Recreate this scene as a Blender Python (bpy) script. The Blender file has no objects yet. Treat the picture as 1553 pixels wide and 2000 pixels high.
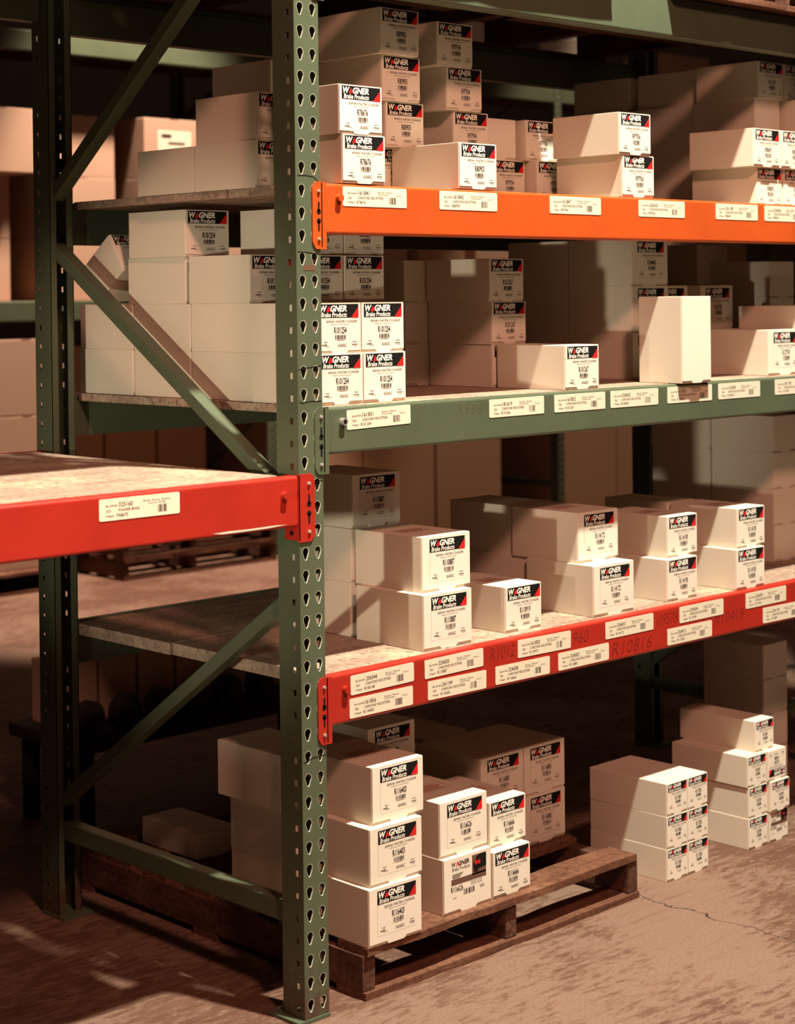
import bpy, bmesh, math, random
from mathutils import Vector
from mathutils.geometry import tessellate_polygon
random.seed(7)
S = bpy.context.scene
C = bpy.context.collection
# ------------------------------------------------------------------ camera, world, light, exposure
cam_d = bpy.data.cameras.new('camera'); cam = bpy.data.objects.new('camera', cam_d); C.objects.link(cam)
YAW, PITCH, ROLL, FPX, CY = 0.76672, 0.01137, -0.01099, 3547.09, 617.18
fw = Vector((math.sin(YAW)*math.cos(PITCH), math.cos(YAW)*math.cos(PITCH), -math.sin(PITCH)))
rt = Vector((math.cos(YAW), -math.sin(YAW), 0)); up = rt.cross(fw)
r2 = math.cos(ROLL)*rt + math.sin(ROLL)*up; u2 = -math.sin(ROLL)*rt + math.cos(ROLL)*up
from mathutils import Matrix
M = Matrix((( r2.x, u2.x, -fw.x, -2.64496), (r2.y, u2.y, -fw.y, -3.06845), (r2.z, u2.z, -fw.z, 1.62998), (0, 0, 0, 1)))
cam.matrix_world = M
cam_d.sensor_fit = 'VERTICAL'; cam_d.sensor_height = 24.0; cam_d.lens = FPX/2000*24
cam_d.shift_y = -(1000-CY)/2000; cam_d.clip_start = .05; cam_d.clip_end = 100
cam_d.dof.use_dof = True; cam_d.dof.focus_distance = 4.45; cam_d.dof.aperture_fstop = 2.7
S.camera = cam
W = bpy.data.worlds.new('world'); S.world = W; W.use_nodes = True
W.node_tree.nodes['Background'].inputs[0].default_value = (1, .58, .42, 1)
W.node_tree.nodes['Background'].inputs[1].default_value = .05
def aim(o, d): o.rotation_euler = Vector(d).to_track_quat('-Z', 'Y').to_euler()
def light(name, kind, loc, target, watts, col, **k):
    d = bpy.data.lights.new(name, kind); o = bpy.data.objects.new(name, d); C.objects.link(o)
    d.energy = watts; d.color = col; o.location = loc; aim(o, Vector(target)-Vector(loc))
    for a, v in k.items(): setattr(d, a, v)
    return o
# lamps of the warehouse, all outside the picture: a flood high over the front aisle, a warm lamp farther back in that aisle,
# a lamp down the aisle past the empty bay (it throws the brace's and the post's shadows), two overhead lamps in the rear aisle
light('aisle_flood_offscreen', 'SPOT', (.45, -1.72, 6.2), (.80, .20, 1.0), 3700, (1, .95, .78), spot_size=math.radians(58), spot_blend=.25, shadow_soft_size=.07)
light('aisle_warm_lamp_offscreen', 'SPOT', (-1.6, -3.8, 4.7), (.75, .2, 1.55), 740, (1, .46, .33), spot_size=math.radians(44), spot_blend=.6, shadow_soft_size=.26)
light('aisle_lamp_left_offscreen', 'SPOT', (-4.0, -1.05, 1.26), (.30, .54, 1.28), 400, (1, .88, .68), spot_size=math.radians(21), spot_blend=.7, shadow_soft_size=.05)
light('rear_aisle_lamp_offscreen', 'SPOT', (3.6, 4.9, 5.6), (3.7, 5.1, 0), 3100, (1, .74, .58), spot_size=math.radians(46), spot_blend=.4, shadow_soft_size=.1)
light('rear_aisle_lamp_far_offscreen', 'SPOT', (7.6, 4.9, 5.6), (7.7, 5.2, 0), 900, (1, .72, .54), spot_size=math.radians(46), spot_blend=.4, shadow_soft_size=.1)
VS = S.view_settings; VS.view_transform = 'Standard'; VS.look = 'None'; VS.gamma = 1; VS.use_curve_mapping = False; VS.exposure = 0.0

# ------------------------------------------------------------------ materials
def mat(name, col, rough=.6, metal=0.0, spec=.4):
    m = bpy.data.materials.new(name); m.use_nodes = True
    b = m.node_tree.nodes['Principled BSDF']
    b.inputs['Base Color'].default_value = (*col, 1); b.inputs['Roughness'].default_value = rough
    b.inputs['Metallic'].default_value = metal; b.inputs['Specular IOR Level'].default_value = spec
    return m
def nd(m, t, **k):
    n = m.node_tree.nodes.new(t)
    for a, v in k.items():
        if a.startswith('i_'): n.inputs[a[2:].replace('_', ' ')].default_value = v
        else: setattr(n, a, v)
    return n
def lk(m, a, b): m.node_tree.links.new(a, b)
def coords(m, scale=(1, 1, 1), kind='Object'):
    t = nd(m, 'ShaderNodeTexCoord'); mp = nd(m, 'ShaderNodeMapping'); mp.inputs['Scale'].default_value = scale
    lk(m, t.outputs[kind], mp.inputs['Vector']); return mp.outputs[0]
def noise(m, vec, scale, detail=4, rough=.6):
    n = nd(m, 'ShaderNodeTexNoise'); n.inputs['Scale'].default_value = scale; n.inputs['Detail'].default_value = detail; n.inputs['Roughness'].default_value = rough
    lk(m, vec, n.inputs['Vector']); return n.outputs['Fac']
def ramp(m, fac, stops):
    r = nd(m, 'ShaderNodeValToRGB'); e = r.color_ramp.elements
    while len(e) < len(stops): e.new(.5)
    for q, (p, c) in zip(e, stops): q.position = p; q.color = (*c, 1) if len(c) == 3 else c
    lk(m, fac, r.inputs[0]); return r.outputs[0]
def mix(m, fac, a, b, mode='MIX'):
    n = nd(m, 'ShaderNodeMix', data_type='RGBA', blend_type=mode)
    for s, v in ((0, fac), (6, a), (7, b)):
        if hasattr(v, 'is_linked'): lk(m, v, n.inputs[s])
        else: n.inputs[s].default_value = v if s == 0 else (*v, 1)
    return n.outputs[2]
def base(m, out): lk(m, out, m.node_tree.nodes['Principled BSDF'].inputs['Base Color'])
def bump(m, h, strength=.2, dist=.002):
    b = nd(m, 'ShaderNodeBump'); b.inputs['Strength'].default_value = strength; b.inputs['Distance'].default_value = dist
    lk(m, h, b.inputs['Height']); lk(m, b.outputs[0], m.node_tree.nodes['Principled BSDF'].inputs['Normal'])
def paint(name, col, chip, amount=.66, rough=.42):
    m = mat(name, col, rough)
    v = coords(m); big = noise(m, v, 6, 3); fine = noise(m, v, 90, 5, .7)
    c = mix(m, ramp(m, big, [(.35, (0, 0, 0)), (.7, (1, 1, 1))]), col, tuple(x*.86 for x in col))
    ch = nd(m, 'ShaderNodeMath', operation='ADD'); lk(m, fine, ch.inputs[0])
    bb = nd(m, 'ShaderNodeMath', operation='MULTIPLY'); lk(m, big, bb.inputs[0]); bb.inputs[1].default_value = .35; lk(m, bb.outputs[0], ch.inputs[1])
    k = ramp(m, ch.outputs[0], [(amount+.185, (0, 0, 0)), (amount+.21, (1, 1, 1))])
    base(m, mix(m, k, c, chip)); return m
GREEN = paint('green_paint', (.088, .112, .066), (.07, .05, .03), .70)
PALEGREEN = GREEN
ORANGE = paint('orange_paint', (.55, .086, .015), (.40, .08, .025), .72, .38)
RED = paint('red_orange_paint', (.40, .024, .013), (.30, .04, .02), .70, .40)
STEEL = mat('bare_steel', (.55, .50, .42), .4, .6)
RIM = mat('bare_edge', (.62, .60, .46), .5, .1)
def carton_mat(name, col, var=.10):
    m = mat(name, col, .82, 0, .2)
    v = coords(m); n = noise(m, v, 14, 4); f = noise(m, v, 420, 2)
    oi = nd(m, 'ShaderNodeObjectInfo'); a = mix(m, oi.outputs['Random'], col, tuple(x*(1-var) for x in col))
    c = mix(m, ramp(m, n, [(.3, (0, 0, 0)), (.75, (.6, .6, .6))]), a, tuple(x*.90 for x in col))
    c2 = mix(m, ramp(m, f, [(.35, (.5, .5, .5)), (.6, (0, 0, 0))]), c, tuple(x*.86 for x in col))
    base(m, c2)
    w = nd(m, 'ShaderNodeTexWave', wave_type='BANDS', bands_direction='Z'); w.inputs['Scale'].default_value = 80; w.inputs['Distortion'].default_value = .4
    lk(m, v, w.inputs['Vector']); bump(m, w.outputs['Fac'], .02, .0006); return m
CARTON = carton_mat('white_cardboard', (.73, .64, .51))
FLAP = carton_mat('white_flap_board', (.82, .76, .63), .05)
KRAFT = carton_mat('brown_cardboard', (.50, .31, .19))
PALEKRAFT = carton_mat('pale_brown_cardboard', (.50, .33, .23))
BLACK = mat('black_ink', (.011, .010, .010), .9, 0, .06)
RINK = mat('red_ink', (.62, .018, .016), .9, 0, .06)
WINK = mat('white_ink', (.90, .87, .76), .6)
BRINK = mat('brown_ink', (.14, .075, .05), .9, 0, .06)
FADED = mat('faded_red_print', (.42, .14, .09), .8)
STICKER = mat('sticker_paper', (.74, .68, .52), .55)
DINK = mat('dark_ink', (.05, .035, .03), .9, 0, .06)
MARKR = mat('marker_on_red', (.17, .010, .007), .6)
MARKG = mat('marker_on_green', (.085, .09, .048), .6)
def wood(name, c1, c2, c3, along='X', sc=1.0):
    m = mat(name, c1, .8, 0, .2)
    s = {'X': (2.2, 30, 30), 'Y': (30, 2.2, 30), 'Z': (30, 30, 2.2)}[along]
    v = coords(m, tuple(q*sc for q in s)); v2 = coords(m, (1, 1, 1))
    g = noise(m, v, 1.6, 6, .65); p = noise(m, v2, 5.5, 4)
    oi = nd(m, 'ShaderNodeObjectInfo')
    a = mix(m, ramp(m, g, [(.34, (0, 0, 0)), (.66, (1, 1, 1))]), c1, c2)
    b = mix(m, ramp(m, p, [(.48, (0, 0, 0)), (.72, (.85, .85, .85))]), a, c3)
    r = nd(m, 'ShaderNodeMath', operation='MULTIPLY'); lk(m, oi.outputs['Random'], r.inputs[0]); r.inputs[1].default_value = .45
    k = noise(m, v2, 60, 5, .75)
    b = mix(m, ramp(m, k, [(.36, (.8, .8, .8)), (.52, (0, 0, 0))]), b, tuple(q*.35 for q in c2))
    base(m, mix(m, r.outputs[0], b, tuple(q*.6 for q in c1)))
    bump(m, g, .8, .004); return m
PALX = wood('pallet_wood_x', (.20, .085, .048), (.10, .040, .022), (.27, .135, .08), 'X')
PALY = wood('pallet_wood_y', (.15, .065, .04), (.06, .028, .018), (.19, .10, .065), 'Y')
DECKX = wood('plywood_x', (.46, .33, .25), (.30, .19, .135), (.60, .50, .33), 'X', .6)
DECKEDGE = wood('plywood_edge', (.50, .30, .19), (.36, .21, .13), (.52, .33, .22), 'Y')
RUBBER = mat('dark_iron', (.02, .018, .017), .7)
PLAST = mat('black_plastic', (.012, .012, .012), .8)
def floor_mat():
    m = mat('concrete', (.2, .12, .08), .72, 0, .3)
    v = coords(m); big = noise(m, v, 1.3, 5, .62); mid = noise(m, v, 7, 6, .7); fine = noise(m, v, 150, 3, .7)
    sv = coords(m, (3.0, 60, 1)); sv2 = noise(m, sv, 1.0, 4, .6)
    rv = nd(m, 'ShaderNodeMapping'); rv.inputs['Rotation'].default_value = (0, 0, .35); rv.inputs['Scale'].default_value = (.55, 1.9, 1); tc = nd(m, 'ShaderNodeTexCoord'); lk(m, tc.outputs['Object'], rv.inputs['Vector'])
    st = noise(m, rv.outputs[0], 5, 9, .72); sp_ = noise(m, rv.outputs[0], 26, 8, .75)
    c = mix(m, ramp(m, st, [(.36, (0, 0, 0)), (.66, (1, 1, 1))]), (.092, .040, .024), (.150, .074, .048))
    bl = nd(m, 'ShaderNodeMath', operation='ADD'); lk(m, big, bl.inputs[0])
    h = nd(m, 'ShaderNodeMath', operation='MULTIPLY'); lk(m, sp_, h.inputs[0]); h.inputs[1].default_value = .9; lk(m, h.outputs[0], bl.inputs[1])
    c = mix(m, ramp(m, bl.outputs[0], [(.88, (0, 0, 0)), (1.0, (.85, .85, .85))]), c, (.225, .137, .096))
    c = mix(m, ramp(m, sv2, [(.58, (0, 0, 0)), (.72, (.6, .6, .6))]), c, (.07, .032, .019))
    c = mix(m, ramp(m, fine, [(.34, (.4, .4, .4)), (.5, (0, 0, 0))]), c, (.055, .026, .015))
    # hairline crack running out from the rack across the slab
    t = nd(m, 'ShaderNodeTexCoord'); sp = nd(m, 'ShaderNodeSeparateXYZ'); lk(m, t.outputs['Object'], sp.inputs[0])
    wob = noise(m, coords(m, (1, 1, 1)), 9, 5, .7)
    k = nd(m, 'ShaderNodeMath', operation='MULTIPLY_ADD'); lk(m, wob, k.inputs[0]); k.inputs[1].default_value = .10; lk(m, sp.outputs[0], k.inputs[2])
    d = nd(m, 'ShaderNodeMath', operation='SUBTRACT'); lk(m, k.outputs[0], d.inputs[0]); d.inputs[1].default_value = 1.255
    ab = nd(m, 'ShaderNodeMath', operation='ABSOLUTE'); lk(m, d.outputs[0], ab.inputs[0])
    lt = nd(m, 'ShaderNodeMath', operation='LESS_THAN'); lk(m, ab.outputs[0], lt.inputs[0]); lt.inputs[1].default_value = .0022
    base(m, mix(m, lt.outputs[0], c, (.02, .01, .008)))
    bump(m, mid, .25, .004); return m
CONC = floor_mat()
WALL = mat('painted_block', (.22, .18, .15), .9)

# ------------------------------------------------------------------ mesh helpers
class MB:
    def __init__(s): s.v = []; s.f = []; s.m = []
    def add(s, vs, fs, mi=0):
        o = len(s.v); s.v += [tuple(p) for p in vs]; s.f += [tuple(i+o for i in q) for q in fs]; s.m += [mi]*len(fs); return s
    def box(s, x0, x1, y0, y1, z0, z1, mi=0):
        return s.add([(x0,y0,z0),(x1,y0,z0),(x1,y1,z0),(x0,y1,z0),(x0,y0,z1),(x1,y0,z1),(x1,y1,z1),(x0,y1,z1)],
              [(0,3,2,1),(4,5,6,7),(0,1,5,4),(1,2,6,5),(2,3,7,6),(3,0,4,7)], mi)
    def prism(s, poly, axis, a, b, mi=0):
        # poly: 2-D outline; axis: extrusion axis
        n = len(poly)
        def pt(p, t): return {'X': (t, p[0], p[1]), 'Y': (p[0], t, p[1]), 'Z': (p[0], p[1], t)}[axis]
        vs = [pt(p, a) for p in poly] + [pt(p, b) for p in poly]
        fs = [tuple(range(n)), tuple(reversed(range(n, 2*n)))] + [(i, n+i, n+(i+1) % n, (i+1) % n) for i in range(n)]
        return s.add(vs, fs, mi)
    def rect(s, x0, x1, z0, z1, y=0.0, mi=0):   # faces -Y
        return s.add([(x0,y,z0),(x1,y,z0),(x1,y,z1),(x0,y,z1)], [(0,1,2,3)], mi)
    def poly(s, pts, y=0.0, mi=0):
        return s.add([(p[0], y, p[1]) for p in pts], [tuple(range(len(pts)))], mi)
    def cyl(s, c, r, a, b, axis='Y', n=16, mi=0):
        return s.prism([(c[0]+r*math.cos(2*math.pi*i/n), c[1]+r*math.sin(2*math.pi*i/n)) for i in range(n)], axis, a, b, mi)
    def mesh(s, name, mats, bevel=0, recalc=True):
        me = bpy.data.meshes.new(name); me.from_pydata(s.v, [], s.f)
        for m in mats: me.materials.append(m)
        me.polygons.foreach_set('material_index', s.m)
        if recalc or bevel:
            bm = bmesh.new(); bm.from_mesh(me)
            if recalc: bmesh.ops.recalc_face_normals(bm, faces=bm.faces)
            if bevel: bmesh.ops.bevel(bm, geom=[e for e in bm.edges if e.calc_length() > bevel*2.5], offset=bevel, segments=2, affect='EDGES', profile=.6)
            bm.to_mesh(me); bm.free()
        me.update(); return me
def obj(name, me, parent=None, loc=(0,0,0), rot=(0,0,0), scale=None):
    o = bpy.data.objects.new(name, me); C.objects.link(o)
    if parent: o.parent = parent
    o.location = loc; o.rotation_euler = rot
    if scale: o.scale = scale
    return o
def tag(o, label=None, cat=None, group=None, kind=None):
    if label: o['label'] = label
    if cat: o['category'] = cat
    if group: o['group'] = group
    if kind: o['kind'] = kind
    return o
def thing(name, label, cat, loc=(0,0,0), rz=0, group=None):
    return tag(obj(name, None, None, loc, (0,0,rz)), label, cat, group)
def copy_tree(o, parent=None):
    c = o.copy(); C.objects.link(c); c.parent = parent
    for ch in o.children: copy_tree(ch, c)
    return c
_tx = {}
def text2d(s, bold=.0, shear=.0):
    k = (s, bold, shear)
    if k not in _tx:
        cu = bpy.data.curves.new('t', 'FONT'); cu.body = s; cu.offset = bold; cu.shear = shear; cu.resolution_u = 2
        o = bpy.data.objects.new('t', cu); C.objects.link(o)
        dg = bpy.context.evaluated_depsgraph_get()
        me = o.evaluated_get(dg).to_mesh()
        vs = [(v.co.x, v.co.y) for v in me.vertices]; fs = [tuple(p.vertices) for p in me.polygons]
        o.evaluated_get(dg).to_mesh_clear(); bpy.data.objects.remove(o); bpy.data.curves.remove(cu)
        x0 = min(v[0] for v in vs); x1 = max(v[0] for v in vs); y0 = min(v[1] for v in vs); y1 = max(v[1] for v in vs)
        _tx[k] = ([((v[0]-x0)/(x1-x0), (v[1]-y0)/(y1-y0)) for v in vs], fs)
    return _tx[k]
def put(mb, s, x0, x1, z0, z1, y=0.0, bold=0.0, shear=0.0, mi=0):
    vs, fs = text2d(s, bold, shear)
    mb.add([(x0+u*(x1-x0), y, z0+w*(z1-z0)) for u, w in vs], fs, mi)
def bars(mb, x0, x1, z0, z1, y=0.0, n=22, seed=1, mi=0):
    r = random.Random(seed); ws = [r.choice((1, 1, 2, 3)) for _ in range(n*2)]; t = sum(ws); x = x0
    for i, w in enumerate(ws):
        d = w/t*(x1-x0)
        if i % 2 == 0: mb.rect(x, x+d, z0, z1, y, mi)
        x += d

# ------------------------------------------------------------------ the setting
fl = MB().box(-14, 24, -9, 14, -.2, 0).mesh('floor', [CONC]); tag(obj('floor', fl), 'worn brown concrete warehouse floor', kind='structure')
tag(obj('wall_back', MB().box(-14, 24, 11, 11.2, 0, 7).mesh('wall_back', [WALL])), 'dark block wall behind the racks', kind='structure')
tag(obj('wall_right', MB().box(19, 19.2, -9, 11, 0, 7).mesh('wall_right', [WALL])), 'dark block wall at the end of the aisle', kind='structure')

# ------------------------------------------------------------------ upright frames
PW, PD, FD, T, PIT = .0725, .0745, 1.06, .0028, .0508
def tear(cx, cz, r=.0093, r2=.0040, dz=.0150, n=9):
    p = []
    for i in range(n): a = math.radians(-12 + (204)*i/(n-1)); p.append((cx+r*math.cos(a), cz+r*math.sin(a)))
    for i in range(5): a = math.radians(192 + 156*i/4); p.append((cx+r2*math.cos(a), cz-dz+r2*math.sin(a)))
    return p
def grow(p, c, d):
    return [(q[0]+(q[0]-c[0])/math.hypot(q[0]-c[0], q[1]-c[1])*d, q[1]+(q[1]-c[1])/math.hypot(q[0]-c[0], q[1]-c[1])*d) for q in p]
def plate_cells(mb, w, n, holes, to3, ti3, rim=.0):
    # a perforated strip of n cells; holes: list of outlines inside one cell [0,w]x[0,PIT]; to3/ti3 map outer/inner skins
    def tess(loops):
        t = tessellate_polygon([[Vector((q[0], q[1], 0)) for q in l] for l in loops]); pts = [q for l in loops for q in l]; return pts, t
    outer = [(0, 0), (w, 0), (w, PIT), (0, PIT)]
    rims = [grow(h, (sum(q[0] for q in h)/len(h), sum(q[1] for q in h)/len(h)), rim) for h in holes] if rim else holes
    pts, tri = tess([outer]+rims); pin, tin = tess([outer]+holes)
    for k in range(n):
        z = k*PIT
        mb.add([to3(q[0], q[1]+z) for q in pts], tri, 0)
        mb.add([ti3(q[0], q[1]+z) for q in pin], [tuple(reversed(t)) for t in tin], 0)
        for h, g in zip(holes, rims):
            m = len(h)
            mb.add([to3(q[0], q[1]+z) for q in g]+[to3(q[0], q[1]+z) for q in h]+[ti3(q[0], q[1]+z) for q in h],
                   ([(i, (i+1) % m, m+(i+1) % m, m+i) for i in range(m)] if rim else [])+[(m+i, m+(i+1) % m, 2*m+(i+1) % m, 2*m+i) for i in range(m)], 1 if rim else 0)
NC = 64; Z0 = .0085
POSTGREEN = paint('post_green_paint', (.088, .112, .066), (.05, .045, .03), .69)
_b = POSTGREEN.node_tree.nodes['Principled BSDF']; _src = _b.inputs['Base Color'].links[0].from_socket
_t = nd(POSTGREEN, 'ShaderNodeTexCoord'); _s = nd(POSTGREEN, 'ShaderNodeSeparateXYZ'); lk(POSTGREEN, _t.outputs['Object'], _s.inputs[0])
_n = noise(POSTGREEN, coords(POSTGREEN), 38, 6, .7); _a = nd(POSTGREEN, 'ShaderNodeMath', operation='MULTIPLY_ADD'); lk(POSTGREEN, _n, _a.inputs[0]); _a.inputs[1].default_value = .42; lk(POSTGREEN, _s.outputs[2], _a.inputs[2])
base(POSTGREEN, mix(POSTGREEN, ramp(POSTGREEN, _a.outputs[0], [(.22, (.9, .9, .9)), (.34, (0, 0, 0))]), _src, (.075, .042, .026)))
def post_mesh(name, rimw):
    mb = MB()
    hs = [tear(.018, .034), tear(.0545, .034)]
    plate_cells(mb, PW, NC, hs, lambda x, z: (x, 0, z+Z0), lambda x, z: (x, T, z+Z0), rimw)
    sq = [(.0170, .0140), (.0285, .0140), (.0285, .0285), (.0170, .0285)]
    plate_cells(mb, PD, NC, [sq], lambda y, z: (0, y, z+Z0), lambda y, z: (T, y, z+Z0))
    plate_cells(mb, PD, NC, [sq], lambda y, z: (PW, y, z+Z0), lambda y, z: (PW-T, y, z+Z0))
    H = NC*PIT+Z0
    mb.box(T, .020, PD-T, PD, Z0, H); mb.box(PW-.020, PW-T, PD-T, PD, Z0, H)
    return mb.mesh(name, [POSTGREEN, RIM], recalc=False)
POSTM = post_mesh('post', .0008)
FOOT = MB().box(-.020, PW+.002, -.003, PD+.03, 0, .0085).mesh('foot_plate', [GREEN], .001)
def brace_mesh(ya, za, yb, zb):
    d = Vector((0, yb-ya, zb-za)); L = d.length
    me = MB().box(0, L, -.016, .016, -.019, .019).mesh('brace', [GREEN], .003); return me, math.atan2(zb-za, yb-ya)
def frame(label, x, y):
    f = thing('upright_frame', label, 'rack frame', (x, y, 0))
    p = obj('front_post', POSTM, f); obj('foot_plate', FOOT, p)
    q = obj('rear_post', POSTM, f, (PW, FD, 0), (0, 0, math.pi)); obj('foot_plate', FOOT, q)
    for a in ((.055, 2.63, 1.01, 1.90), (1.01, 1.765, .055, 1.155), (.055, .955, 1.01, .30), (1.01, 2.80, .055, 3.2)):
        me, an = brace_mesh(*a)
        # the flat bar lies along Y in the frame's mid plane
        o = obj('brace', me, f, (PW/2, a[0], a[1]))
        d = Vector((0, a[2]-a[0], a[3]-a[1])).normalized(); zx = Vector((1, 0, 0)); yv = d.cross(zx)
        o.rotation_euler = Matrix((d, yv, zx)).transposed().to_3x3().to_euler() if False else Matrix(((d.x, yv.x, zx.x), (d.y, yv.y, zx.y), (d.z, yv.z, zx.z))).to_euler()
    obj('strut', MB().box(.018, .055, PD-.01, FD-PD+.01, .205, .252).mesh('strut', [GREEN], .003), f)
    obj('strut', MB().box(.018, .055, PD-.01, FD-PD+.01, 3.16, 3.2).mesh('strut', [GREEN], .003), f)
    return f
FR = frame('green perforated steel upright frame carrying both shelf bays', 0, 0)
BAY = 2.50

# ------------------------------------------------------------------ beams
def beam_profile(h, d=.042, r=.007):
    # (y, z) outline with rounded front edges
    p = []
    for a in (180, 202, 225, 247, 270): p.append((r+r*math.cos(math.radians(a)), r+r*math.sin(math.radians(a))))
    p += [(d, 0), (d, h-.018), (d-.016, h-.018), (d-.016, h)]
    for a in (90, 112, 135, 157, 180): p.append((r+r*math.cos(math.radians(a)), h-r+r*math.sin(math.radians(a))))
    return p
def key_outline(cx, cz, up=1):
    p = []
    for i in range(9): a = math.radians(-65*up + up*(310)*i/8 + (0 if up > 0 else 0)); p.append((cx+.0052*math.cos(a+math.pi/2*up+math.radians(25*up)), cz+.0052*math.sin(a+math.pi/2*up+math.radians(25*up))))
    return p
def connector_mesh(side, m, h=.152):
    # L-shaped end plate; side=+1: beam runs to +X of the post (plate over x .046-.088), -1: to -X; z from 0 (bottom) to h
    mb = MB(); t = .0036
    if side > 0: xa, xb, fx = .047, .088, lambda x: x
    else: xa, xb, fx = .044, -.004, lambda x: x
    s = 1 if side > 0 else -1
    c = .011
    out = [(xa+s*c, 0), (xb, 0), (xb, h), (xa+s*c, h), (xa+s*.006, h-.004), (xa, h-.016), (xa, .016), (xa+s*.006, .006)]
    mb.prism(out, 'Y', -t, -.0004, 0)
    # two keyholes (dark slot plates) facing each other
    mx = xa+s*.018
    for zc, d in ((h*.555, 1), (h*.415, -1)):
        mb.cyl((mx, zc), .0062, -t-.0006, -t+.0005, 'Y', 14, 1)
        zz = sorted((zc, zc+d*.022)); mb.box(mx-.0024, mx+.0024, -t-.0006, -t+.0005, zz[0], zz[1], 1)
    # return leg along the side of the post
    xs = (PW, PW+t) if side > 0 else (-t, -.0004)
    mb.box(min(xs)+(.0004 if side > 0 else 0), max(xs), -t, .046, .004, h-.002)
    if side < 0:
        for zc in (.020, h-.03): mb.cyl((.022, zc), .006, -t-.0008, -t+.0002, 'X', 10, 1)
    return mb.mesh('connector', [m, BLACK])
RIVET = MB().cyl((0, 0), .0042, -.0035, .0005, 'Y', 12).cyl((0, 0), .0025, -.0048, -.0030, 'Y', 10).mesh('rivet', [STEEL])
def pin_mesh(m, ring=False):
    mb = MB().cyl((0, 0), .0085, -.011, .001, 'Y', 18, 0)
    if ring: mb.cyl((0, 0), .0052, -.0116, -.0105, 'Y', 14, 1)
    return mb.mesh('safety_pin', [m, BLACK])
def beam(label, m, xa, xb, y, zt, h, ends=((1,), (-1,)), front=True, pin=None, pm=None, pring=False):
    b = thing('shelf_beam', label, 'shelf beam', (xa, y, zt-h))
    me = MB().prism(beam_profile(h), 'X', 0, xb-xa).mesh('beam_body', [m]); obj('beam_body', me, b)
    return b
def connector(b, side, m, xpost, ztop, ypost=0.0, flip=False):
    me = connector_mesh(side, m)
    loc = (xpost-b.location.x, ypost-b.location.y, ztop-.152-b.location.z)
    o = obj('connector', me, b, loc, (0, 0, math.pi) if flip else (0, 0, 0))
    mx = .065 if side > 0 else .026
    for z in (.022, .130): obj('rivet', RIVET, o, (mx+(.0 if side > 0 else .0), -.0036, z))
    return o
LAB = {}
def sticker(b, x, zc, num, code, mfg, tilt=0.0, w=.203, line2=('Reman. Master', 'Cylinder', 'Core:'), wid='CARDONE INDUSTRIES'):
    key = 'sheet'
    if key not in LAB:
        r = .004; p = []
        for cx, cz, a0 in ((w/2-r, .0225-r, 0), (-w/2+r, .0225-r, 90), (-w/2+r, -.0225+r, 180), (w/2-r, -.0225+r, 270)):
            for i in range(4): a = math.radians(a0+30*i); p.append((cx+r*math.cos(a), cz+r*math.sin(a)))
        LAB[key] = MB().prism(p, 'Y', -.0008, 0).mesh('shelf_label', [STICKER])
    o = obj('shelf_label', LAB[key], b, (x-b.location.x+w/2, -.0004, zc-b.location.z), (0, tilt, 0))
    mb = MB(); y = -.0011; h = -w/2
    put(mb, 'BLAINE:', h+.016, h+.046, .0058, .0098, y)
    put(mb, num, h+.048, h+.083, .0045, .0140, y, .006)
    put(mb, code, h+.017, h+.028, -.0055, .0002, y)
    put(mb, wid, h+.046, h+(.046+.0049*len(wid)*.92), -.0050, .0010, y)
    put(mb, 'Mfg#:', h+.016, h+.037, -.0160, -.0112, y)
    put(mb, mfg, h+.043, h+.043+.0046*len(mfg), -.0160, -.0090, y, .004)
    put(mb, line2[0], h+.110, h+.110+.0037*len(line2[0]), .0100, .0135, y)
    if len(line2) > 2:
        put(mb, line2[1], h+.110, h+.146, .0040, .0085, y); put(mb, line2[2], h+.168, h+.186, .0035, .0070, y)
    else: put(mb, line2[1], h+.122, h+.166, .0040, .0080, y)
    bars(mb, h+.146, h+.169, -.0150, .0008, y, 9, hash(num) % 97 if False else sum(map(ord, num)))
    obj('label_print', mb.mesh('label_print', [DINK], recalc=False), o)
    return o
def scrawl(b, s, x0, x1, z0, z1, m, tilt=0):
    mb = MB(); put(mb, s, x0-b.location.x, x1-b.location.x, z0-b.location.z, z1-b.location.z, -.0003, -.012, .25)
    o = obj('marker_writing', mb.mesh('marker_writing', [m], recalc=False), b); return o

XA, XB = .0795, BAY-.004
# level one, orange
b1 = beam('bright orange beam under the topmost shelf of cartons', ORANGE, XA, XB, 0, 1.8855, .1155)
connector(b1, 1, ORANGE, 0, 1.8880); obj('safety_pin', pin_mesh(ORANGE), b1, (.128-XA, 0, 1.853-b1.location.z))
for x, n, f in ((.141, '161841', 'R78676'), (.454, '161842', 'R80903'), (.854, '161847', 'R97934'), (1.215, '206543', 'R97936'), (1.562, '241189', 'R98695'), (1.799, '324006', 'R98036')):
    sticker(b1, x, 1.8575, n, '3561', f)
# level two, green
b2 = beam('olive green beam in front of the middle shelf', GREEN, XA, XB, 0, 1.3772, .1065)
connector(b2, 1, GREEN, 0, 1.3800); obj('safety_pin', pin_mesh(STEEL, True), b2, (.132-XA, 0, 1.344-b2.location.z))
for x, n, f, t in ((.146, '161851', 'R101254', -.02), (.621, '181619', 'R101266', -.004), (.864, '161852', 'R101267', 0), (1.089, '324003', 'R104450', 0), (1.333, '161853', 'R104460', 0), (1.566, '161854', 'R104515', 0), (1.844, '241190', 'R10750', 0)):
    sticker(b2, x, 1.3480, n, '3561', f, t)
scrawl(b2, 'R988', .505, .600, 1.340, 1.364, MARKG)
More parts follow.
